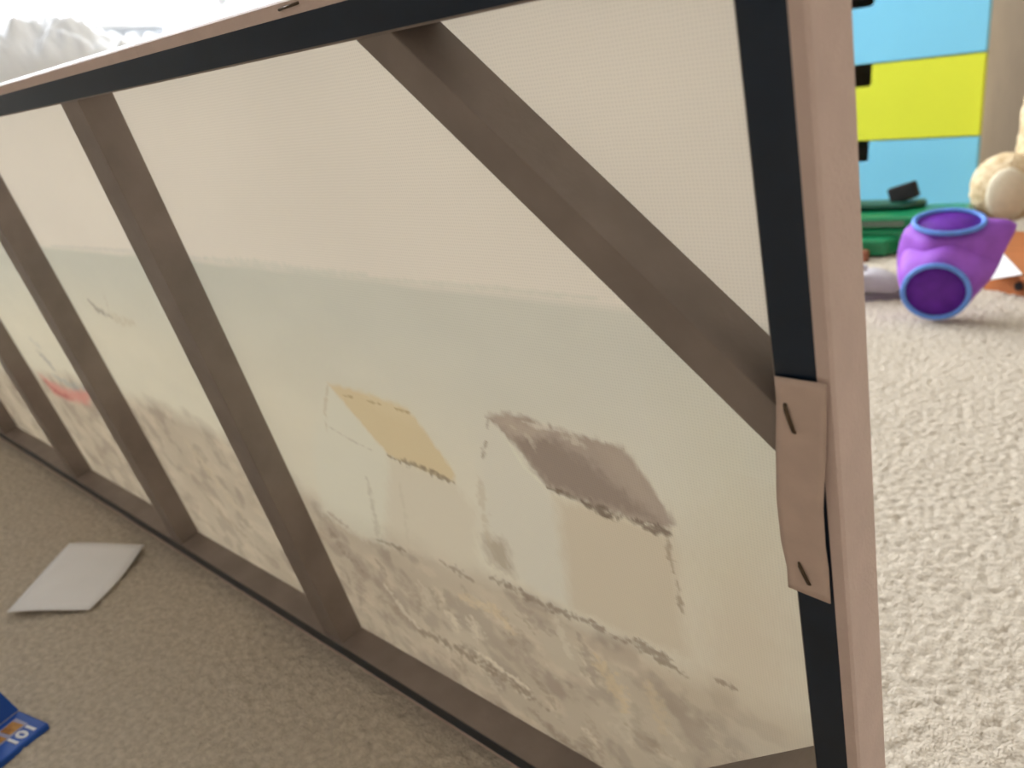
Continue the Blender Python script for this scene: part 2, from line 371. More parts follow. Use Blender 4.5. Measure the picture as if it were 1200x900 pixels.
# ground strokes
GS = [([(574, 676), (605, 692), (640, 710), (676, 725)], (138, 122, 108), 0.0022, .8), ([(676, 722), (706, 738), (732, 752)], (140, 122, 108), 0.0016, .8),
      ([(740, 752), (770, 768), (802, 792)], (140, 124, 108), 0.0028, .8), ([(836, 795), (862, 808)], (150, 132, 116), 0.0012, .8),
      ([(518, 660), (535, 668), (556, 682)], (150, 134, 118), 0.0018, .75), ([(386, 620), (402, 645), (424, 668)], (146, 132, 118), 0.0026, .75),
      ([(384, 600), (400, 612), (412, 622)], (166, 150, 134), 0.0016, .7), ([(490, 738), (522, 752), (560, 776), (600, 800), (640, 830)], (136, 120, 104), 0.0034, .8),
      ([(556, 762), (590, 786), (618, 806)], (226, 216, 194), 0.0016, .8), ([(445, 700), (475, 722), (496, 745)], (158, 142, 124), 0.0028, .6),
      ([(450, 685), (470, 712), (490, 735)], (222, 212, 190), 0.0024, .6), ([(600, 700), (625, 728), (650, 742)], (162, 146, 132), 0.0030, .6),
      ([(540, 700), (580, 716), (600, 740)], (216, 196, 160), 0.0030, .5), ([(600, 760), (640, 790), (660, 820)], (168, 152, 138), 0.0030, .6),
      ([(680, 745), (690, 775), (696, 800)], (160, 144, 130), 0.0020, .6), ([(700, 770), (720, 800), (730, 830)], (212, 190, 152), 0.0036, .5),
      ([(620, 830), (650, 860), (690, 890)], (150, 134, 118), 0.0032, .6), ([(690, 840), (700, 866), (706, 890)], (168, 150, 132), 0.0020, .6),
      ([(760, 800), (770, 830), (778, 860)], (204, 184, 150), 0.0030, .4), ([(650, 720), (660, 750), (668, 770)], (214, 206, 186), 0.0022, .5),
      ([(735, 850), (765, 872), (790, 890)], (166, 150, 130), 0.0026, .5), ([(440, 655), (448, 664), (452, 676)], (160, 146, 130), 0.0020, .7),
      ([(280, 600), (300, 625), (325, 655)], (172, 160, 142), 0.0030, .6), ([(220, 520), (250, 560), (285, 605)], (204, 190, 164), 0.0040, .6),
      ([(240, 580), (262, 605), (290, 630)], (168, 152, 132), 0.0030, .6), ([(300, 640), (320, 660), (345, 680)], (180, 166, 146), 0.0024, .6),
      ([(100, 505), (125, 540), (150, 565)], (196, 180, 158), 0.0030, .5), ([(110, 515), (118, 530), (122, 545)], (158, 142, 126), 0.0022, .5)]
rs = random.Random(5)
tones = [(150, 135, 118), (158, 143, 127), (166, 150, 134), (142, 127, 112), (216, 205, 182), (222, 212, 190), (204, 190, 167), (186, 172, 152)]
top_line = [(380, 610), (450, 640), (560, 680), (700, 742), (860, 815), (930, 850)]
for i in range(150):
    x = rs.uniform(395, 860); y0 = np.interp(x, [p[0] for p in top_line], [p[1] for p in top_line]) + rs.uniform(8, 24); y1 = 745 + (x - 425) * 0.575
    y = rs.uniform(y0, max(y0 + 5, y1)); ln = rs.uniform(10, 38); a_ = rs.uniform(0.5, 1.25)
    fadex = 1.0 if x < 700 else 0.55
    stroke([(x, y), (x + ln * .5 * math.cos(a_), y + ln * .5 * math.sin(a_)), (x + ln * math.cos(a_ + .2), y + ln * math.sin(a_ + .2))], C(*rs.choice(tones)), rs.uniform(0.0010, 0.0034), rs.uniform(.25, .6) * fadex, 1.6, 300 + i)
for i, (p, c, wd_, al) in enumerate(GS): stroke(p, C(*c), wd_, al, 1.3, 100 + i)
# beached red boat and small boat on the water, between the far bars
poly([(45, 438), (60, 448), (78, 456), (108, 458), (103, 474), (84, 470), (64, 462)], C(206, 146, 134), 0.004, 0.9, 0.003, 140)
stroke([(52, 446), (66, 460), (84, 467)], C(170, 96, 90), 0.0030, 0.8, 1.0, 141)
stroke([(44, 412), (54, 422), (64, 434)], C(146, 142, 138), 0.0034, 0.75, 1.2, 142)
stroke([(62, 440), (84, 452), (100, 454)], C(150, 160, 162), 0.0030, 0.6, 1.2, 143)
stroke([(36, 398), (48, 408)], C(176, 176, 172), 0.0030, 0.5, 1.2, 144)
stroke([(104, 352), (114, 363), (130, 371)], C(152, 142, 128), 0.0022, 0.85, 0.8, 145)
stroke([(130, 371), (142, 375), (156, 378)], C(196, 184, 160), 0.0030, 0.6, 1.0, 146)
stroke([(122, 346), (126, 358), (128, 368)], C(196, 186, 168), 0.0010, 0.6, 1.0, 147)
paint = np.clip(paint * 1.0, 0, 0.95)

cm = bpy.data.materials.new('printed_canvas'); cm.use_nodes = True
nt = cm.node_tree; nt.nodes.clear()
out = nt.nodes.new('ShaderNodeOutputMaterial'); mix = nt.nodes.new('ShaderNodeMixShader'); df = nt.nodes.new('ShaderNodeBsdfDiffuse'); tr = nt.nodes.new('ShaderNodeBsdfTranslucent')
at = nt.nodes.new('ShaderNodeAttribute'); at.attribute_name = 'paint'
tc = nt.nodes.new('ShaderNodeTexCoord')
wv = []
for ax in ('X', 'Z'):
    wt = nt.nodes.new('ShaderNodeTexWave'); wt.wave_type = 'BANDS'; wt.bands_direction = ax; wt.inputs['Scale'].default_value = 270.0; wt.inputs['Distortion'].default_value = 2.2; wt.inputs['Detail'].default_value = 2
    wt.inputs['Detail Scale'].default_value = 0.6
    nt.links.new(tc.outputs['Object'], wt.inputs['Vector']); wv.append(wt)
mul = nt.nodes.new('ShaderNodeMath'); mul.operation = 'MULTIPLY'
nt.links.new(wv[0].outputs['Fac'], mul.inputs[0]); nt.links.new(wv[1].outputs['Fac'], mul.inputs[1])
bp = nt.nodes.new('ShaderNodeBump'); bp.inputs['Strength'].default_value = 0.12; bp.inputs['Distance'].default_value = 0.0004
nt.links.new(mul.outputs[0], bp.inputs['Height'])
thr = nt.nodes.new('ShaderNodeMapRange'); thr.inputs['To Min'].default_value = 1.0; thr.inputs['To Max'].default_value = 0.90
nt.links.new(mul.outputs[0], thr.inputs['Value'])
tcol = nt.nodes.new('ShaderNodeMix'); tcol.data_type = 'RGBA'; tcol.blend_type = 'MULTIPLY'; tcol.inputs['Factor'].default_value = 1.0
nt.links.new(at.outputs['Color'], tcol.inputs[6]); nt.links.new(thr.outputs[0], tcol.inputs[7])
nt.links.new(tcol.outputs[2], tr.inputs['Color']); nt.links.new(tcol.outputs[2], df.inputs['Color'])
nt.links.new(bp.outputs[0], df.inputs['Normal'])
mix.inputs[0].default_value = 0.5
nt.links.new(df.outputs[0], mix.inputs[1]); nt.links.new(tr.outputs[0], mix.inputs[2]); nt.links.new(mix.outputs[0], out.inputs[0])
sheet = link('canvas_sheet', grid_mesh('canvas_sheet', -PU, np.full(PU.shape, WD), PV, paint), cm, root)
sheet['label'] = 'printed canvas with beach huts and boats showing through its back'

# --- canvas edges wrapped around the frame and folded onto its back
bm = bmesh.new()
th = 0.0006
def ring(bm, e, wd):
    return [bm.verts.new(LC(*p, wd)) for p in ((-e, -e), (L + e, -e), (L + e, H + e), (-e, H + e))]
gR, gT = 0.0034, 0.0042
rA = ring(bm, th, D)
for q_ in (2, 3): rA[q_].co.z += 0.0013      # the front edge of the fold stands a little higher
rB = ring(bm, th, 0.0007); rB2 = ring(bm, th - 0.0007, -0.0004)
rC = [bm.verts.new(LC(*p, -0.0004)) for p in ((gR, gR), (L - gR, gR), (L - gR, H - gT), (gR, H - gT))]
rD = [bm.verts.new(LC(*p, 0.0)) for p in ((gR, gR), (L - gR, gR), (L - gR, H - gT), (gR, H - gT))]
for a, b in ((rA, rB), (rB, rB2), (rB2, rC), (rC, rD)):
    for i in range(4):
        bm.faces.new([a[i], a[(i + 1) % 4], b[(i + 1) % 4], b[i]])
bmesh.ops.recalc_face_normals(bm, faces=bm.faces)
o = from_bm('canvas_wrap', bm, MAT['wrap'], root); o['label'] = 'mauve grey canvas edge folded over the frame'

# --- four mitred stretcher bars with navy tape on their backs
def mitred(name, pts, d0, d1, material, bevel):
    return prism(name, pts, LC, d0, d1, material, root, bevel)
e = 0.00005
bars = {'b': [(0, 0), (L, 0), (L - NB, NB), (NB, NB)], 't': [(0, H), (L, H), (L - NB, H - NB), (NB, H - NB)],
        'r': [(0, 0), (NB, NB), (NB, H - NB), (0, H)], 'l': [(L, 0), (L - NB, NB), (L - NB, H - NB), (L, H)]}
for k_, pts in bars.items():
    o = mitred('stretcher_bar', pts, 0.0001, D - 0.001, MAT['wood'], 0.0006)
    q = NB - 0.0008; s0 = 0.0026
    tp = {'b': [(s0, s0), (L - s0, s0), (L - q, q), (q, q)], 't': [(s0, H - s0), (L - s0, H - s0), (L - q, H - q), (q, H - q)],
          'r': [(s0, s0), (q, q), (q, H - q), (s0, H - s0)], 'l': [(L - s0, s0), (L - q, q), (L - q, H - q), (L - s0, H - s0)]}[k_]
    t_ = prism('edge_tape', tp, LC, -0.00025, 0.0003, MAT['navy'], o); t_['label'] = 'dark navy band along the back of the bar'
# --- cross braces and corner braces
WCB, BW = 0.0020, 0.0232
for a in (0.3623, 0.6079, 0.8638, 1.1213):
    o = prism('cross_brace', [(a, NB - 0.001), (a + BW, NB - 0.001), (a + BW, H - NB + 0.001), (a, H - NB + 0.001)], LC, WCB, D - 0.0008, MAT['wood'], root, 0.0004)
def corner(c0, c1, fu, fv):
    """diagonal bar between the lines u + v = c0 and u + v = c1 measured from a corner"""
    e = NB - 0.001
    pts = [(c0 - e, e), (c1 - e, e), (e, c1 - e), (e, c0 - e)]
    return prism('corner_brace', [(fu(p[0]), fv(p[1])) for p in pts], LC, 0.0010, D - 0.0008, MAT['wood'], root, 0.0004)
corner(0.1357, 0.1525, lambda u: u, lambda v: H - v); corner(0.1285, 0.145, lambda u: u, lambda v: v)
corner(0.1357, 0.1525, lambda u: L - u, lambda v: H - v); corner(0.1285, 0.145, lambda u: L - u, lambda v: v)

# --- curled card tag stapled across the right bar
def card(pix_rows, bulge, name):
    R = []
    for (l, r, bl, br) in pix_rows:
        a = on_canvas(l, 0); b = on_canvas(r, 0); R.append((a, b, bl, br))
    n, m = 25, 8
    f = np.linspace(0, len(R) - 1, n)
    bm = bmesh.new(); front = []; back = []
    for s in f:
        i = min(int(s), len(R) - 2); t = s - i
        a = [R[i][0][k] * (1 - t) + R[i + 1][0][k] * t for k in (0, 1)]; b = [R[i][1][k] * (1 - t) + R[i + 1][1][k] * t for k in (0, 1)]
        bl = R[i][2] * (1 - t) + R[i + 1][2] * t; br = R[i][3] * (1 - t) + R[i + 1][3] * t
        ra, rb = [], []
        for j in range(m + 1):
            q = j / m; u = a[0] * (1 - q) + b[0] * q; v = a[1] * (1 - q) + b[1] * q; d = -0.0006 - (bl * (1 - q) + br * q)
            ra.append(bm.verts.new(LC(u, v, d - 0.0004))); rb.append(bm.verts.new(LC(u, v, d)))
        front.append(ra); back.append(rb)
    for i in range(n - 1):
        for j in range(m):
            bm.faces.new([front[i][j], front[i][j + 1], front[i + 1][j + 1], front[i + 1][j]])
            bm.faces.new([back[i][j], back[i + 1][j], back[i + 1][j + 1], back[i][j + 1]])
        bm.faces.new([front[i][0], front[i + 1][0], back[i + 1][0], back[i][0]]); bm.faces.new([front[i][m], back[i][m], back[i + 1][m], front[i + 1][m]])
    for i in (0, n - 1):
        for j in range(m): bm.faces.new([front[i][j], back[i][j], back[i][j + 1], front[i][j + 1]])
    bmesh.ops.recalc_face_normals(bm, faces=bm.faces)
    return from_bm(name, bm, MAT['tag'], root, True)
tg = card([((910, 438), (972, 446), .0004, .0010), ((912, 470), (971.5, 490), 0.0002, .0008), ((912.5, 520), (971, 540), 0.0008, .0014), ((914, 580), (969, 590), 0.0012, .0016),
           ((918, 630), (970, 636), 0.0006, .0008), ((924, 660), (973, 664), 0.0002, .0004), ((926.5, 684), (976, 703), 0.0006, .0008)], 0, 'card_tag')
tg['label'] = 'curled mauve card strip stapled over the navy band'
def staple(p0, p1, d, par):
    a = on_canvas(p0, 0); b = on_canvas(p1, 0); r = 0.00055
    P = [LC(a[0], a[1], d + 0.004), LC(a[0], a[1], d), LC(a[0] * .9 + b[0] * .1, a[1] * .9 + b[1] * .1, d - 0.0006), LC((a[0] + b[0]) / 2, (a[1] + b[1]) / 2, d - 0.0007),
         LC(a[0] * .1 + b[0] * .9, a[1] * .1 + b[1] * .9, d - 0.0006), LC(*b, d), LC(*b, d + 0.004)]
    return tube('staple', P, r, MAT['staple'], par, 8)
staple((923, 471), (935, 504), -0.0014, tg); staple((939, 656), (952, 682), -0.0012, tg)
a = on_canvas((329, 5), 0); b = on_canvas((349, 0.5), 0)
tube('staple', [LC(0.168, H - 0.0018, 0.003), LC(0.168, H - 0.0018, -0.0006), LC(0.1625, H - 0.0016, -0.0010), LC(0.157, H - 0.0014, -0.0006), LC(0.157, H - 0.0014, 0.003)], 0.00045, MAT['staple'], root, 8)

# ================================================================== FLOOR ITEMS ON THE SHADED SIDE
def floor_sheet(name, pix, z, thick, material, curl=0.0, n=10):
    c = [on_z(p, z) for p in pix]; bm = bmesh.new(); T = []; B = []
    for i in range(n + 1):
        ra, rb = [], []
        for j in range(n + 1):
            s, t = i / n, j / n
            p = (c[0] * (1 - s) + c[1] * s) * (1 - t) + (c[3] * (1 - s) + c[2] * s) * t
            h = curl * (math.sin(3.2 * s + 1.0) * 0.5 + math.cos(2.6 * t) * 0.5 + 0.6)
            if s > .8: p = p + Vector((0.006 * (s - .8) * 5 * math.sin(t * 3.1), 0, 0))
            ra.append(bm.verts.new(p + Vector((0, 0, h + thick)))); rb.append(bm.verts.new(p + Vector((0, 0, h))))
        T.append(ra); B.append(rb)
    for i in range(n):
        for j in range(n):
            bm.faces.new([T[i][j], T[i + 1][j], T[i + 1][j + 1], T[i][j + 1]]); bm.faces.new([B[i][j], B[i][j + 1], B[i + 1][j + 1], B[i + 1][j]])
        bm.faces.new([T[i][0], B[i][0], B[i + 1][0], T[i + 1][0]]); bm.faces.new([T[i][n], T[i + 1][n], B[i + 1][n], B[i][n]])
        bm.faces.new([T[0][i], T[0][i + 1], B[0][i + 1], B[0][i]]); bm.faces.new([T[n][i], B[n][i], B[n][i + 1], T[n][i + 1]])
    bmesh.ops.recalc_face_normals(bm, faces=bm.faces)
    return from_bm(name, bm, material, None, True)
tag(floor_sheet('paper_sheet', [(83, 642), (170, 641), (104, 714), (9, 720)], 0.003, 0.0008, MAT['paper'], 0.003), 'torn white piece of card lying on the shaded carpet', 'paper')

MAT['blue_card'] = mat('blue_printed_card', srgb(28, 84, 178), 0.4, 0.4, 0.08, 30)
MAT['gold'] = mat('golden_print', srgb(214, 160, 84), 0.5, 0.3, 0.25, 160, col2=srgb(150, 96, 44))
MAT['lilac'] = mat('lilac_print', srgb(170, 170, 200), 0.5, 0.3, 0.1, 60)
MAT['white_print'] = mat('white_print', (0.85, 0.86, 0.9), 0.5, 0.3, 0.02, 60)
# blue carton: low printed box lying flat with one flap folded up
zt = 0.005
tip = on_z((57, 847), zt); inner = on_z((22, 832), zt); low = on_z((0, 893), zt)
ex = (inner - tip); ex.z = 0; 
ey = (low - tip); ey.z = 0; ey.normalize()
bw = ex.length; exn = ex.normalized()
carton = empty('blue_carton', (tip.x, tip.y, 0.0))
tag(carton, 'blue printed card box with golden strip and white lettering lying on the carpet', 'box')
def CB(a, b, z): return tuple(exn * a + ey * b + Vector((0, 0, z)))
prism('carton_body', [(0, 0), (bw, 0), (bw, 0.16), (0, 0.16)], CB, 0.0, zt, MAT['blue_card'], carton, 0.0012)
# strips of print stand 0.2 mm proud of the lid
strip = prism('golden_strip', [(bw * .42, 0.006), (bw * .82, 0.006), (bw * .82, 0.15), (bw * .42, 0.15)], CB, zt, zt + 0.0002, MAT['lilac'], carton)
for k in range(9):
    y0 = 0.008 + k * 0.0125
    prism('gold_tile', [(bw * .46, y0), (bw * .79, y0 + .001), (bw * .77, y0 + 0.0105), (bw * .48, y0 + 0.0095)], CB, zt, zt + 0.0005, MAT['gold'], strip)
tx = bpy.data.curves.new('lettering', 'FONT'); tx.body = '101'; tx.size = 0.0125; tx.extrude = 0.0003; tx.offset = 0.0004; tx.space_character = 1.0
to = bpy.data.objects.new('lettering', tx); COL.objects.link(to); to.parent = carton; tx.materials.append(MAT['white_print'])
mm = Matrix.Identity(4)
xa = ey; ya = exn; za = Vector((0, 0, 1))
if xa.cross(ya).z < 0: ya = -exn
for i in range(3): mm[i][0] = xa[i]; mm[i][1] = ya[i]; mm[i][2] = za[i]
st = Vector(CB(bw * (.07 if ya == exn else .36), 0.005, zt + 0.0003))
for i in range(3): mm[i][3] = st[i]
bpy.context.view_layer.update()
lm = bpy.data.meshes.new_from_object(to.evaluated_get(bpy.context.evaluated_depsgraph_get()))
bpy.data.objects.remove(to); to = link('lettering', lm, None, carton)
if not lm.materials: lm.materials.append(MAT['white_print'])
to.matrix_local = mm
fl0 = on_z((22, 832), zt) - Vector((tip.x, tip.y, 0))
nrm = exn
fv = [fl0, fl0 + ey * 0.13, fl0 + ey * 0.14 + nrm * 0.02 + Vector((0, 0, 0.05)), fl0 + ey * 0.012 + nrm * 0.02 + Vector((0, 0, 0.05))]
bm = bmesh.new(); A_ = [bm.verts.new(p) for p in fv]; B_ = [bm.verts.new(p + nrm * 0.001) for p in fv]
bm.faces.new(A_); bm.faces.new(B_[::-1])
for i in range(4): bm.faces.new([A_[i], B_[i], B_[(i + 1) % 4], A_[(i + 1) % 4]])
bmesh.ops.recalc_face_normals(bm, faces=bm.faces); from_bm('box_flap', bm, MAT['blue_card'], carton)

# ================================================================== CHEST OF DRAWERS
MAT['carcass'] = mat('beige_carcass', (0.78, 0.71, 0.63), 0.6, 0.3, 0.04, 12)
MAT['sky_blue'] = mat('sky_blue_front', srgb(134, 216, 255), 0.4, 0.4, 0.02, 6)
MAT['lime'] = mat('lime_yellow_front', srgb(230, 238, 66), 0.4, 0.4, 0.02, 6)
MAT['dark_in'] = mat('dark_interior', (0.03, 0.028, 0.03), 0.8, 0.2, 0.2, 30)
X1, X0, YF, PIT = -0.412, -1.012, 1.72, 0.1655
chest = empty('drawer_chest', ((X0 + X1) / 2, YF, 0))
tag(chest, 'child\'s chest of drawers with sky blue and lime yellow fronts and cut-out handles', 'chest')
hw = 0.30; nd = 4; zb = 0.012; top = zb + nd * PIT
box('chest_carcass', (-hw, 0.02, -0.004), (-hw + 0.016, 0.50, top + 0.018), MAT['carcass'], chest, 0.001)
box('chest_carcass', (hw - 0.016, 0.02, -0.004), (hw, 0.50, top + 0.018), MAT['carcass'], chest, 0.001)
box('chest_top', (-hw + 0.0161, 0.02, top), (hw - 0.0161, 0.50, top + 0.018), MAT['carcass'], chest, 0.001)
box('chest_back', (-hw + 0.0161, 0.488, 0.0), (hw - 0.0161, 0.50, top), MAT['carcass'], chest)
box('plinth', (-hw + 0.0161, 0.04, -0.004), (hw - 0.0161, 0.055, zb), MAT['carcass'], chest)
cols = ['sky_blue', 'lime', 'sky_blue', 'lime']
MAT['toy_brown'] = mat('brown_toy_wood', srgb(150, 92, 70), 0.6, 0.3, 0.1, 30)
for i in range(nd):
    z0 = zb + i * PIT + 0.0015; z1 = zb + (i + 1) * PIT - 0.0015; nx, nz, r = 0.073, 0.046, 0.008
    pts = [(-hw + .001, z0), (hw - .001, z0), (hw - .001, z1), (nx, z1)]
    pts += [(nx, z1 - nz + r), (nx - r * .3, z1 - nz + r * .3), (nx - r, z1 - nz), (-nx + r, z1 - nz), (-nx + r * .3, z1 - nz + r * .3), (-nx, z1 - nz + r), (-nx, z1), (-hw + .001, z1)]
    fr = prism('drawer_front', pts, lambda a, b, d: (a, d, b), 0.0, 0.018, MAT[cols[i]], chest, 0.001, 1)
    bm = bmesh.new(); w_ = hw - 0.03; zl, zh = z0 + 0.012, z1 - 0.055
    box_bm(bm, (-w_, 0.0181, zl), (w_, 0.44, zl + 0.008)); box_bm(bm, (-w_, 0.0181, zl), (-w_ + 0.012, 0.44, zh)); box_bm(bm, (w_ - 0.012, 0.0181, zl), (w_, 0.44, zh)); box_bm(bm, (-w_, 0.428, zl), (w_, 0.44, zh))
    from_bm('drawer_box', bm, MAT['carcass'], fr)

# ================================================================== TOYS BY THE CHEST
def blob(name, ells, vox, material, parent=None, smooth_it=6, noise=0.0):
    """one continuous skin over several ellipsoids (centre, radii, rotation z)"""
    bm = bmesh.new()
    for c, r, rot in ells:
        q = bmesh.ops.create_icosphere(bm, subdivisions=4, radius=1.0)
        Mx = Matrix.Translation(c) @ rot.to_matrix().to_4x4() @ Matrix.Diagonal((*r, 1)) if rot else Matrix.Translation(c) @ Matrix.Diagonal((*r, 1))
        bmesh.ops.transform(bm, matrix=Mx, verts=q['verts'])
    o = from_bm(name, bm, material, parent, True)
    rm = o.modifiers.new('skin', 'REMESH'); rm.mode = 'VOXEL'; rm.voxel_size = vox; rm.use_smooth_shade = True
    sm = o.modifiers.new('soften', 'SMOOTH'); sm.iterations = smooth_it; sm.factor = 0.5
    dg = bpy.context.evaluated_depsgraph_get(); ev = o.evaluated_get(dg)
    me = bpy.data.meshes.new_from_object(ev); o.modifiers.clear(); o.data = me
    if not me.materials: me.materials.append(material)
    for p in me.polygons: p.use_smooth = True
    if noise:
        for v in me.vertices:
            v.co += v.normal * noise * (random.random() - 0.5)
    return o
from mathutils import Euler

# purple soft toy with two round blue-edged windows
MAT['purple'] = mat('purple_soft_fabric', srgb(160, 92, 206), 0.6, 0.3, 0.12, 30, 0.3, 60)
MAT['violet'] = mat('deep_violet_mesh', srgb(104, 40, 160), 0.6, 0.3, 0.15, 60)
MAT['trim_blue'] = mat('blue_trim', srgb(104, 150, 232), 0.5, 0.4, 0.15, 60)
pb = on_z((1100, 372), 0.0)
purple = empty('fabric_toy', (pb.x, pb.y, 0))
tag(purple, 'purple fabric toy with blue-edged round windows and a pointed corner on the carpet', 'toy')
fwd = Vector((pb.x - CAM[0], pb.y - CAM[1], 0)).normalized(); rgt = Vector((fwd.y, -fwd.x, 0))
def T3(r_, f_, z_): return rgt * r_ + fwd * f_ + Vector((0, 0, z_))
def basis(n):
    n = n.normalized(); a = n.cross(Vector((0, 0, 1)))
    a = a.normalized() if a.length > .05 else rgt.copy()
    return a, n.cross(a).normalized()
bm = bmesh.new()
# body: rings lofted from the low front window to the top window
nrmB = T3(-0.10, -0.97, -0.08); cB = T3(-0.006, -0.028, 0.046); nrmT = T3(0.02, -0.36, 0.93); cT = T3(0.004, 0.028, 0.128)
def ringpts(c, n, ra, rb, k=32, sq=0.0):
    a, b = basis(n); P = []
    if a.dot(rgt) < 0: a = -a
    if b.z < 0: b = -b
    for i in range(k):
        t = 2 * math.pi * i / k; P.append(c + a * math.cos(t) * ra + b * math.sin(t) * rb)
    return P
def slerp(a, b, t): return (a * (1 - t) + b * t).normalized()
rings = []
stages = [(0.0, 0.043, 0.040), (0.10, 0.052, 0.047), (0.3, 0.061, 0.054), (0.5, 0.065, 0.056), (0.7, 0.063, 0.053), (0.88, 0.056, 0.044), (1.0, 0.047, 0.034)]
for t, ra, rb in stages:
    c = cB * (1 - t) + cT * t + T3(0.006, 0.040, -0.006) * math.sin(math.pi * t)
    n = slerp(nrmB, nrmT, t)
    P = ringpts(c, n, ra, rb)
    for i, p in enumerate(P):                           # the pointed fabric corner on the right
        ang = 2 * math.pi * i / 32
        g = math.exp(-((min(ang, 2 * math.pi - ang)) / 0.34) ** 2) * math.exp(-((t - 0.86) / 0.16) ** 2)
        P[i] = p + T3(0.040, 0.0, 0.012) * g
        P[i] = P[i] + (p - c).normalized() * (0.0035 * math.sin(5 * ang + 6 * t))
        P[i].z = max(P[i].z, 0.002)
    rings.append([bm.verts.new(p) for p in P])
for i in range(len(rings) - 1):
    for k in range(32): bm.faces.new([rings[i][k], rings[i][(k + 1) % 32], rings[i + 1][(k + 1) % 32], rings[i + 1][k]])
bm.faces.new(rings[0][::-1]); bm.faces.new(rings[-1])
bmesh.ops.recalc_face_normals(bm, faces=bm.faces)
body = from_bm('fabric_body', bm, MAT['purple'], purple, True)
ss = body.modifiers.new('soft', 'SUBSURF'); ss.levels = 1; ss.render_levels = 1
for c, n, ra, rb in ((cB, nrmB, 0.041, 0.038), (cT, nrmT, 0.044, 0.031)):
    n = n.normalized(); cc = c + n * 0.004
    rp = ringpts(cc, n, ra, rb); tube('blue_trim', rp, 0.0036, MAT['trim_blue'], purple, 10, True)
    bm = bmesh.new(); vs_ = [bm.verts.new(p) for p in ringpts(cc - n * 0.0005, n, ra, rb)]; ce = bm.verts.new(cc - n * 0.003)
    for i in range(32): bm.faces.new([vs_[i], vs_[(i + 1) % 32], ce])
    bmesh.ops.recalc_face_normals(bm, faces=bm.faces); o = from_bm('round_window', bm, MAT['violet'], purple, True)
    so = o.modifiers.new('thick', 'SOLIDIFY'); so.thickness = 0.001

# flat brown wooden board with a white sheet on it
MAT['orange_wood'] = mat('orange_brown_wood', srgb(176, 106, 62), 0.5, 0.35, 0.14, 12, stretch=(1, 8, 1))
zb2 = 0.028
p_fl = on_z((1150, 337), 0.0); p_fr = on_z((1200, 347), 0.0); p_bl = on_z((1120, 262), zb2)
exb = (p_fr - p_fl).normalized(); eyb = Vector((-exb.y, exb.x, 0))
lenb = (p_bl - p_fl).dot(eyb)
board = empty('toy_board', (p_fl.x, p_fl.y, 0))
tag(board, 'low orange-brown wooden tray on the carpet in front of the chest', 'wooden tray')
def BB(a, b, z): return tuple(exb * a + eyb * b + Vector((0, 0, z)))
offl = (p_bl - p_fl).dot(exb)
prism('tray_top', [(0, 0.012), (0.46, 0.012), (0.46 + offl, lenb), (offl, lenb)], BB, 0.018, zb2, MAT['orange_wood'], board, 0.001)
prism('tray_side', [(0, 0), (0.46, 0), (0.46, 0.0119), (0, 0.0119)], BB, -0.003, zb2 - .001, MAT['orange_wood'], board, 0.001)
prism('tray_base', [(0.01, 0.0121), (0.44, 0.0121), (0.44 + offl, lenb - 0.01), (offl + 0.01, lenb - 0.01)], BB, -0.003, 0.0179, MAT['orange_wood'], board, 0.001)
kb = on_z((1199, 333), zb2 / 2)
bm = bmesh.new(); kx = (kb - Vector((p_fl.x, p_fl.y, 0))).dot(exb) + 0.004
tube_bm(bm, [BB(kx, -0.004, zb2 / 2), BB(kx, 0.006, zb2 / 2)], 0.0065, 14); from_bm('peg', bm, MAT['dark_in'], board)
c4 = [on_z(p, zb2 + 0.0006) for p in ((1158, 301), (1176, 298), (1198, 322), (1156, 329))]
bm = bmesh.new(); a4 = [bm.verts.new(p) for p in c4]; b4 = [bm.verts.new(p + Vector((0, 0, 0.0012))) for p in c4]
bm.faces.new(a4[::-1]); bm.faces.new(b4)
for i in range(4): bm.faces.new([a4[i], a4[(i + 1) % 4], b4[(i + 1) % 4], b4[i]])
bmesh.ops.recalc_face_normals(bm, faces=bm.faces)
tag(from_bm('paper_scrap', bm, MAT['paper']), 'bright white scrap of paper on the orange-brown wooden tray', 'paper')

# plush toy sitting on the tray beside the chest
MAT['plush'] = mat('cream_plush', srgb(206, 178, 138), 0.95, 0.1, 0, 70, 1.0, 260, col2=srgb(238, 218, 184))
MAT['plush_pad'] = mat('pale_plush_pad', srgb(226, 214, 190), 0.9, 0.1, 0.05, 60, 0.5, 260)
MAT['seam'] = mat('brown_thread', srgb(120, 98, 70), 0.8, 0.1, 0.1, 60)
pf = on_z((1174, 264), zb2)
yfoot = pf.y - 0.0
plush = empty('plush_toy', (pf.x, pf.y, zb2))
tag(plush, 'cream plush toy with a pale foot pad sitting beside the blue and yellow drawers', 'soft toy')
f2 = Vector((pf.x - CAM[0], pf.y - CAM[1], 0)).normalized(); r2 = Vector((f2.y, -f2.x, 0))
def Q3(a, b, z): return r2 * a + f2 * b + Vector((0, 0, z))
blob('plush_body', [(Q3(0.0, 0.03, 0.066), (0.062, 0.050, 0.066), None), (Q3(0.055, 0.085, 0.06), (0.06, 0.07, 0.058), None), (Q3(0.115, 0.10, 0.13), (0.105, 0.075, 0.13), None),
                    (Q3(0.215, 0.03, 0.060), (0.055, 0.055, 0.062), None), (Q3(0.055, 0.055, 0.19), (0.042, 0.04, 0.085), None), (Q3(0.21, 0.055, 0.18), (0.04, 0.045, 0.08), None),
                    (Q3(0.13, 0.07, 0.32), (0.088, 0.08, 0.085), None), (Q3(0.13, -0.005, 0.30), (0.04, 0.03, 0.032), None),
                    (Q3(0.065, 0.085, 0.395), (0.03, 0.018, 0.03), None), (Q3(0.195, 0.085, 0.395), (0.03, 0.018, 0.03), None)], 0.0065, MAT['plush'], plush, 5, 0.004)
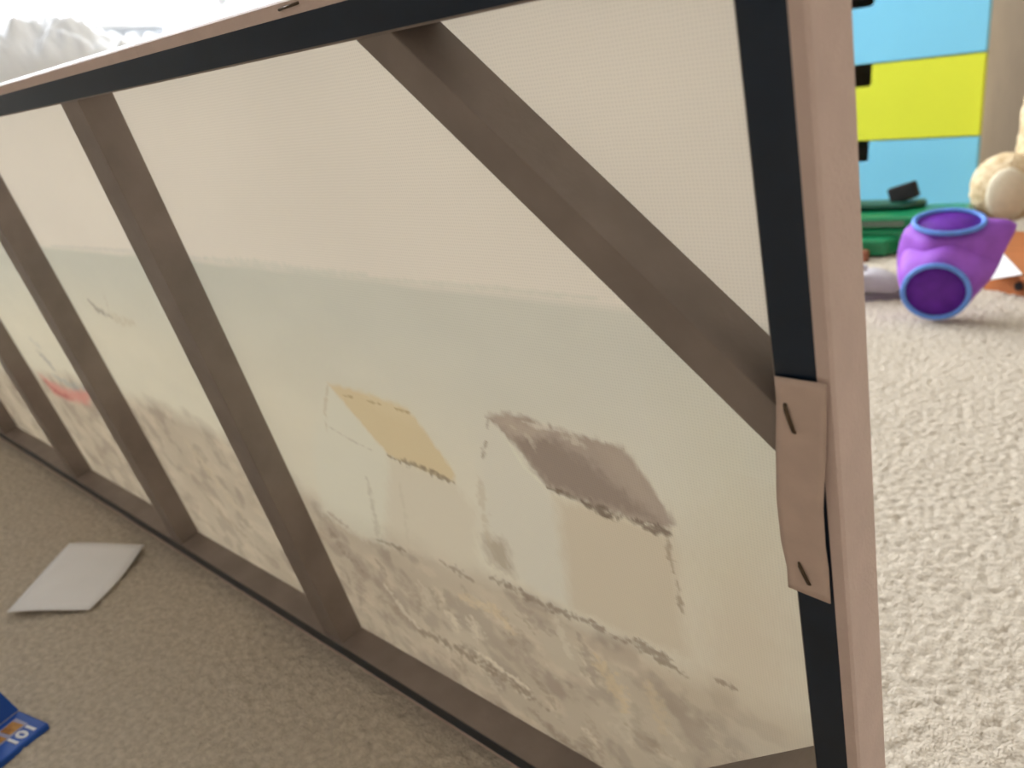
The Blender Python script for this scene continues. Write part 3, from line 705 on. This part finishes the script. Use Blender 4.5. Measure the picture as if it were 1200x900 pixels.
for cx in (0.004, 0.215):
    bm = bmesh.new(); bmesh.ops.create_icosphere(bm, subdivisions=3, radius=1.0)
    bmesh.ops.transform(bm, matrix=Matrix.Translation(Q3(cx, -0.012, 0.060)) @ Matrix([(*( (r2 * 0.036)),), (*( (f2 * 0.012)),), (0, 0, 0.050)]).transposed().to_4x4(), verts=bm.verts)
    from_bm('foot_pad', bm, MAT['plush_pad'], plush, True)
tube('seam', [Q3(0.046 - 0.018 * math.sin(t * 2.6), 0.018 - 0.040 * math.sin(t * 2.9) ** .7 * 0.3, 0.008 + 0.115 * t) for t in [k / 12 for k in range(1, 12)]], 0.0016, MAT['seam'], plush, 6)
for ex_ in (0.100, 0.160):
    bm = bmesh.new(); bmesh.ops.create_icosphere(bm, subdivisions=2, radius=0.009); bmesh.ops.translate(bm, vec=Q3(ex_, -0.004, 0.34), verts=bm.verts); from_bm('eye', bm, MAT['dark_in'], plush, True)
bm = bmesh.new(); bmesh.ops.create_icosphere(bm, subdivisions=2, radius=0.012); bmesh.ops.translate(bm, vec=Q3(0.13, -0.035, 0.308), verts=bm.verts); from_bm('nose', bm, MAT['dark_in'], plush, True)

# green plastic toy case with a black catch
MAT['green'] = mat('green_plastic', srgb(24, 132, 86), 0.3, 0.5, 0.05, 10)
MAT['green_dark'] = mat('dark_green_plastic', srgb(6, 74, 58), 0.35, 0.5, 0.05, 10)
MAT['grey_slot'] = mat('grey_plastic', srgb(108, 124, 112), 0.5, 0.4, 0.05, 10)
pg = on_z((1062, 302), 0.0); pg2 = on_z((1000, 302), 0)
eg = (pg - pg2).normalized(); ng = Vector((-eg.y, eg.x, 0))
gc = empty('toy_case', (pg.x, pg.y, 0))
tag(gc, 'green plastic toy case with a black catch on the floor against the drawers', 'toy')
def GB(a, b, z): return tuple(eg * a + ng * b + Vector((0, 0, z)))
g_body = prism('case_body', [(-0.30, 0.03), (0.0, 0.03), (0.05, 0.07), (0.05, 0.17), (-0.30, 0.17)], GB, -0.003, 0.046, MAT['green'], gc, 0.004)
prism('front_drawer', [(-0.30, -0.005), (-0.035, -0.005), (-0.015, 0.0299), (-0.30, 0.0299)], GB, 0.004, 0.034, MAT['green'], gc, 0.005)
g_lid = prism('case_lid', [(-0.30, 0.035), (0.02, 0.035), (0.10, 0.10), (0.10, 0.18), (-0.30, 0.18)], GB, 0.046, 0.070, MAT['green'], gc, 0.006)
prism('slot', [(-0.30, 0.033), (-0.01, 0.033), (-0.01, 0.036), (-0.30, 0.036)], GB, 0.052, 0.063, MAT['grey_slot'], g_lid)
prism('lid_hump', [(-0.22, 0.10), (-0.02, 0.10), (0.02, 0.14), (0.02, 0.17), (-0.22, 0.17)], GB, 0.0701, 0.084, MAT['green_dark'], gc, 0.008)
bm = bmesh.new(); box_bm(bm, (-0.026, -0.012, -0.016), (0.026, 0.012, 0.016), 0.004)
bmesh.ops.transform(bm, matrix=Matrix.Translation(GB(-0.022, 0.14, 0.100)) @ Matrix.Rotation(math.radians(-18), 4, 'Y'), verts=bm.verts)
from_bm('catch', bm, MAT['dark_in'], gc)
bm = bmesh.new(); box_bm(bm, (-0.02, -0.010, 0), (0.016, 0.012, 0.022), 0.003)
ob = on_z((1006, 306), 0); o = from_bm('toy_block', bm, MAT['toy_brown']); o.location = (ob.x, ob.y, -0.002)
tag(o, 'small reddish-brown wooden block lying before the green toy case', 'toy block')

# pale grey slipper
MAT['slipper'] = mat('pale_grey_fabric', srgb(196, 190, 196), 0.8, 0.2, 0.06, 40, 0.3, 200)
MAT['slipper_in'] = mat('grey_lining', srgb(150, 142, 150), 0.9, 0.1, 0.06, 40)
psl = on_z((1056, 352), 0.0); psl2 = on_z((1012, 352), 0.0)
es = (psl2 - psl).normalized(); ns = Vector((es.y, -es.x, 0))
if ns.y < 0: ns = -ns
sh = empty('slipper', (psl.x, psl.y, 0)); tag(sh, 'pale grey soft slipper lying between the purple toy and the canvas edge', 'slipper')
prof = [(0.0, 0.030, 0.024), (0.02, 0.036, 0.034), (0.05, 0.038, 0.044), (0.08, 0.036, 0.052), (0.11, 0.032, 0.055), (0.15, 0.030, 0.056), (0.18, 0.024, 0.050)]
bm = bmesh.new(); R_ = []; ri = []
for (t, hwid, hh) in prof:
    ring_ = []; rin = []
    open_ = t > 0.055
    for k in range(13):
        a_ = math.pi * k / 12
        y_ = -math.cos(a_) * hwid; z_ = math.sin(a_) ** 0.7 * hh
        if open_ and 3 < k < 9: z_ = math.sin(a_) ** 0.7 * hh; z_ = 0.018; y_ *= 0.9
        ring_.append(bm.verts.new(es * t + ns * (y_ + 0.038) + Vector((0, 0, z_ + 0.004))))
    R_.append(ring_)
for i in range(len(R_) - 1):
    for k in range(12): bm.faces.new([R_[i][k], R_[i][k + 1], R_[i + 1][k + 1], R_[i + 1][k]])
bm.faces.new(R_[0]); bm.faces.new(R_[-1][::-1]); 
for i in range(len(R_) - 1): bm.faces.new([R_[i][12], R_[i][0], R_[i + 1][0], R_[i + 1][12]])
bmesh.ops.recalc_face_normals(bm, faces=bm.faces)
up_ = from_bm('slipper_upper', bm, MAT['slipper'], sh, True); sb = up_.modifiers.new('soft', 'SUBSURF'); sb.levels = 1; sb.render_levels = 2
bm = bmesh.new(); SP = [(0.0, .012), (-0.008, .038), (0.0, .064), (0.05, .080), (0.12, .074), (0.185, .066), (0.195, .038), (0.185, .010), (0.12, .002), (0.05, -.004)]
a_ = [bm.verts.new(es * p[0] + ns * p[1] + Vector((0, 0, -0.003))) for p in SP]; b_ = [bm.verts.new(es * p[0] + ns * p[1] + Vector((0, 0, 0.008))) for p in SP]
bm.faces.new(a_); bm.faces.new(b_[::-1])
for i in range(len(SP)): bm.faces.new([a_[i], b_[i], b_[(i + 1) % len(SP)], a_[(i + 1) % len(SP)]])
bmesh.ops.recalc_face_normals(bm, faces=bm.faces); from_bm('sole', bm, MAT['slipper_in'], sh)
tube('collar', [es * t + ns * (0.038 - 0.034 * (1 - ((t - 0.115) / 0.075) ** 2 * .25)) + Vector((0, 0, 0.050)) for t in (0.05, 0.08, 0.11, 0.14, 0.175)] , 0.006, MAT['white_print'], sh, 8)

# ================================================================== BED BY THE WINDOW
MAT['bed_white'] = mat('white_bed_linen', (0.72, 0.72, 0.73), 0.9, 0.1, 0.04, 8, 0.3, 40)
MAT['bed_wood'] = mat('white_bed_frame', (0.72, 0.71, 0.69), 0.5, 0.3, 0.04, 6)
bed = empty('bed', (-2.40, 1.13, 0)); tag(bed, 'white bed standing under the bright window', 'bed')
for sx in (-0.47, 0.43):
    for sy in (-0.98, 0.94): box('leg', (sx, sy, -0.004), (sx + 0.05, sy + 0.05, 0.20), MAT['bed_wood'], bed, 0.004)
box('bed_frame', (-0.48, -1.0, 0.20), (0.48, 1.0, 0.32), MAT['bed_wood'], bed, 0.006)
box('mattress', (-0.46, -0.98, 0.3201), (0.46, 0.98, 0.498), MAT['bed_white'], bed, 0.03, 4)
def rumple(name, x0, x1, y0, y1, zbase, hfun, label, cat, n=(90, 150), group=None):
    X, Y = np.meshgrid(np.linspace(x0, x1, n[0]), np.linspace(y0, y1, n[1]))
    sx_ = (X - x0) / (x1 - x0); sy_ = (Y - y0) / (y1 - y0)
    edge = np.clip(np.minimum(np.minimum(sx_, 1 - sx_), np.minimum(sy_, 1 - sy_)) / 0.10, 0, 1) ** 0.6
    f1 = np.abs(fbm(X * 6 + Y * 3, Y * 7, 71, 4) - 0.5) * 2; f2_ = np.abs(fbm(X * 22 + Y * 9, Y * 24 + X * 8, 73, 4) - 0.5) * 2
    Z = zbase + edge * (hfun(X, Y) + 0.10 * f1 + 0.055 * f2_)
    me = grid_mesh(name, X, Y, Z); o = link(name, me, MAT['bed_white'], None)
    bm = bmesh.new(); bm.from_mesh(me); bl = [e for e in bm.edges if e.is_boundary]
    r = bmesh.ops.extrude_edge_only(bm, edges=bl)
    for v in [g for g in r['geom'] if isinstance(g, bmesh.types.BMVert)]: v.co.z = zbase - 0.001
    bmesh.ops.recalc_face_normals(bm, faces=bm.faces); bm.to_mesh(me); bm.free()
    tag(o, label, cat, group); return o
rumple('duvet', -2.84, -1.96, 0.17, 1.06, 0.50, lambda X, Y: 0.085 + 0.03 * np.sin(Y * 5), 'rumpled white duvet heaped on the bed below the window', 'duvet')
rumple('blanket', -2.84, -1.96, 1.12, 2.10, 0.50, lambda X, Y: 0.17 + 0.08 * np.sin(Y * 3.2 - 2.0), 'taller crumpled white blanket beside the duvet on the bed', 'blanket')
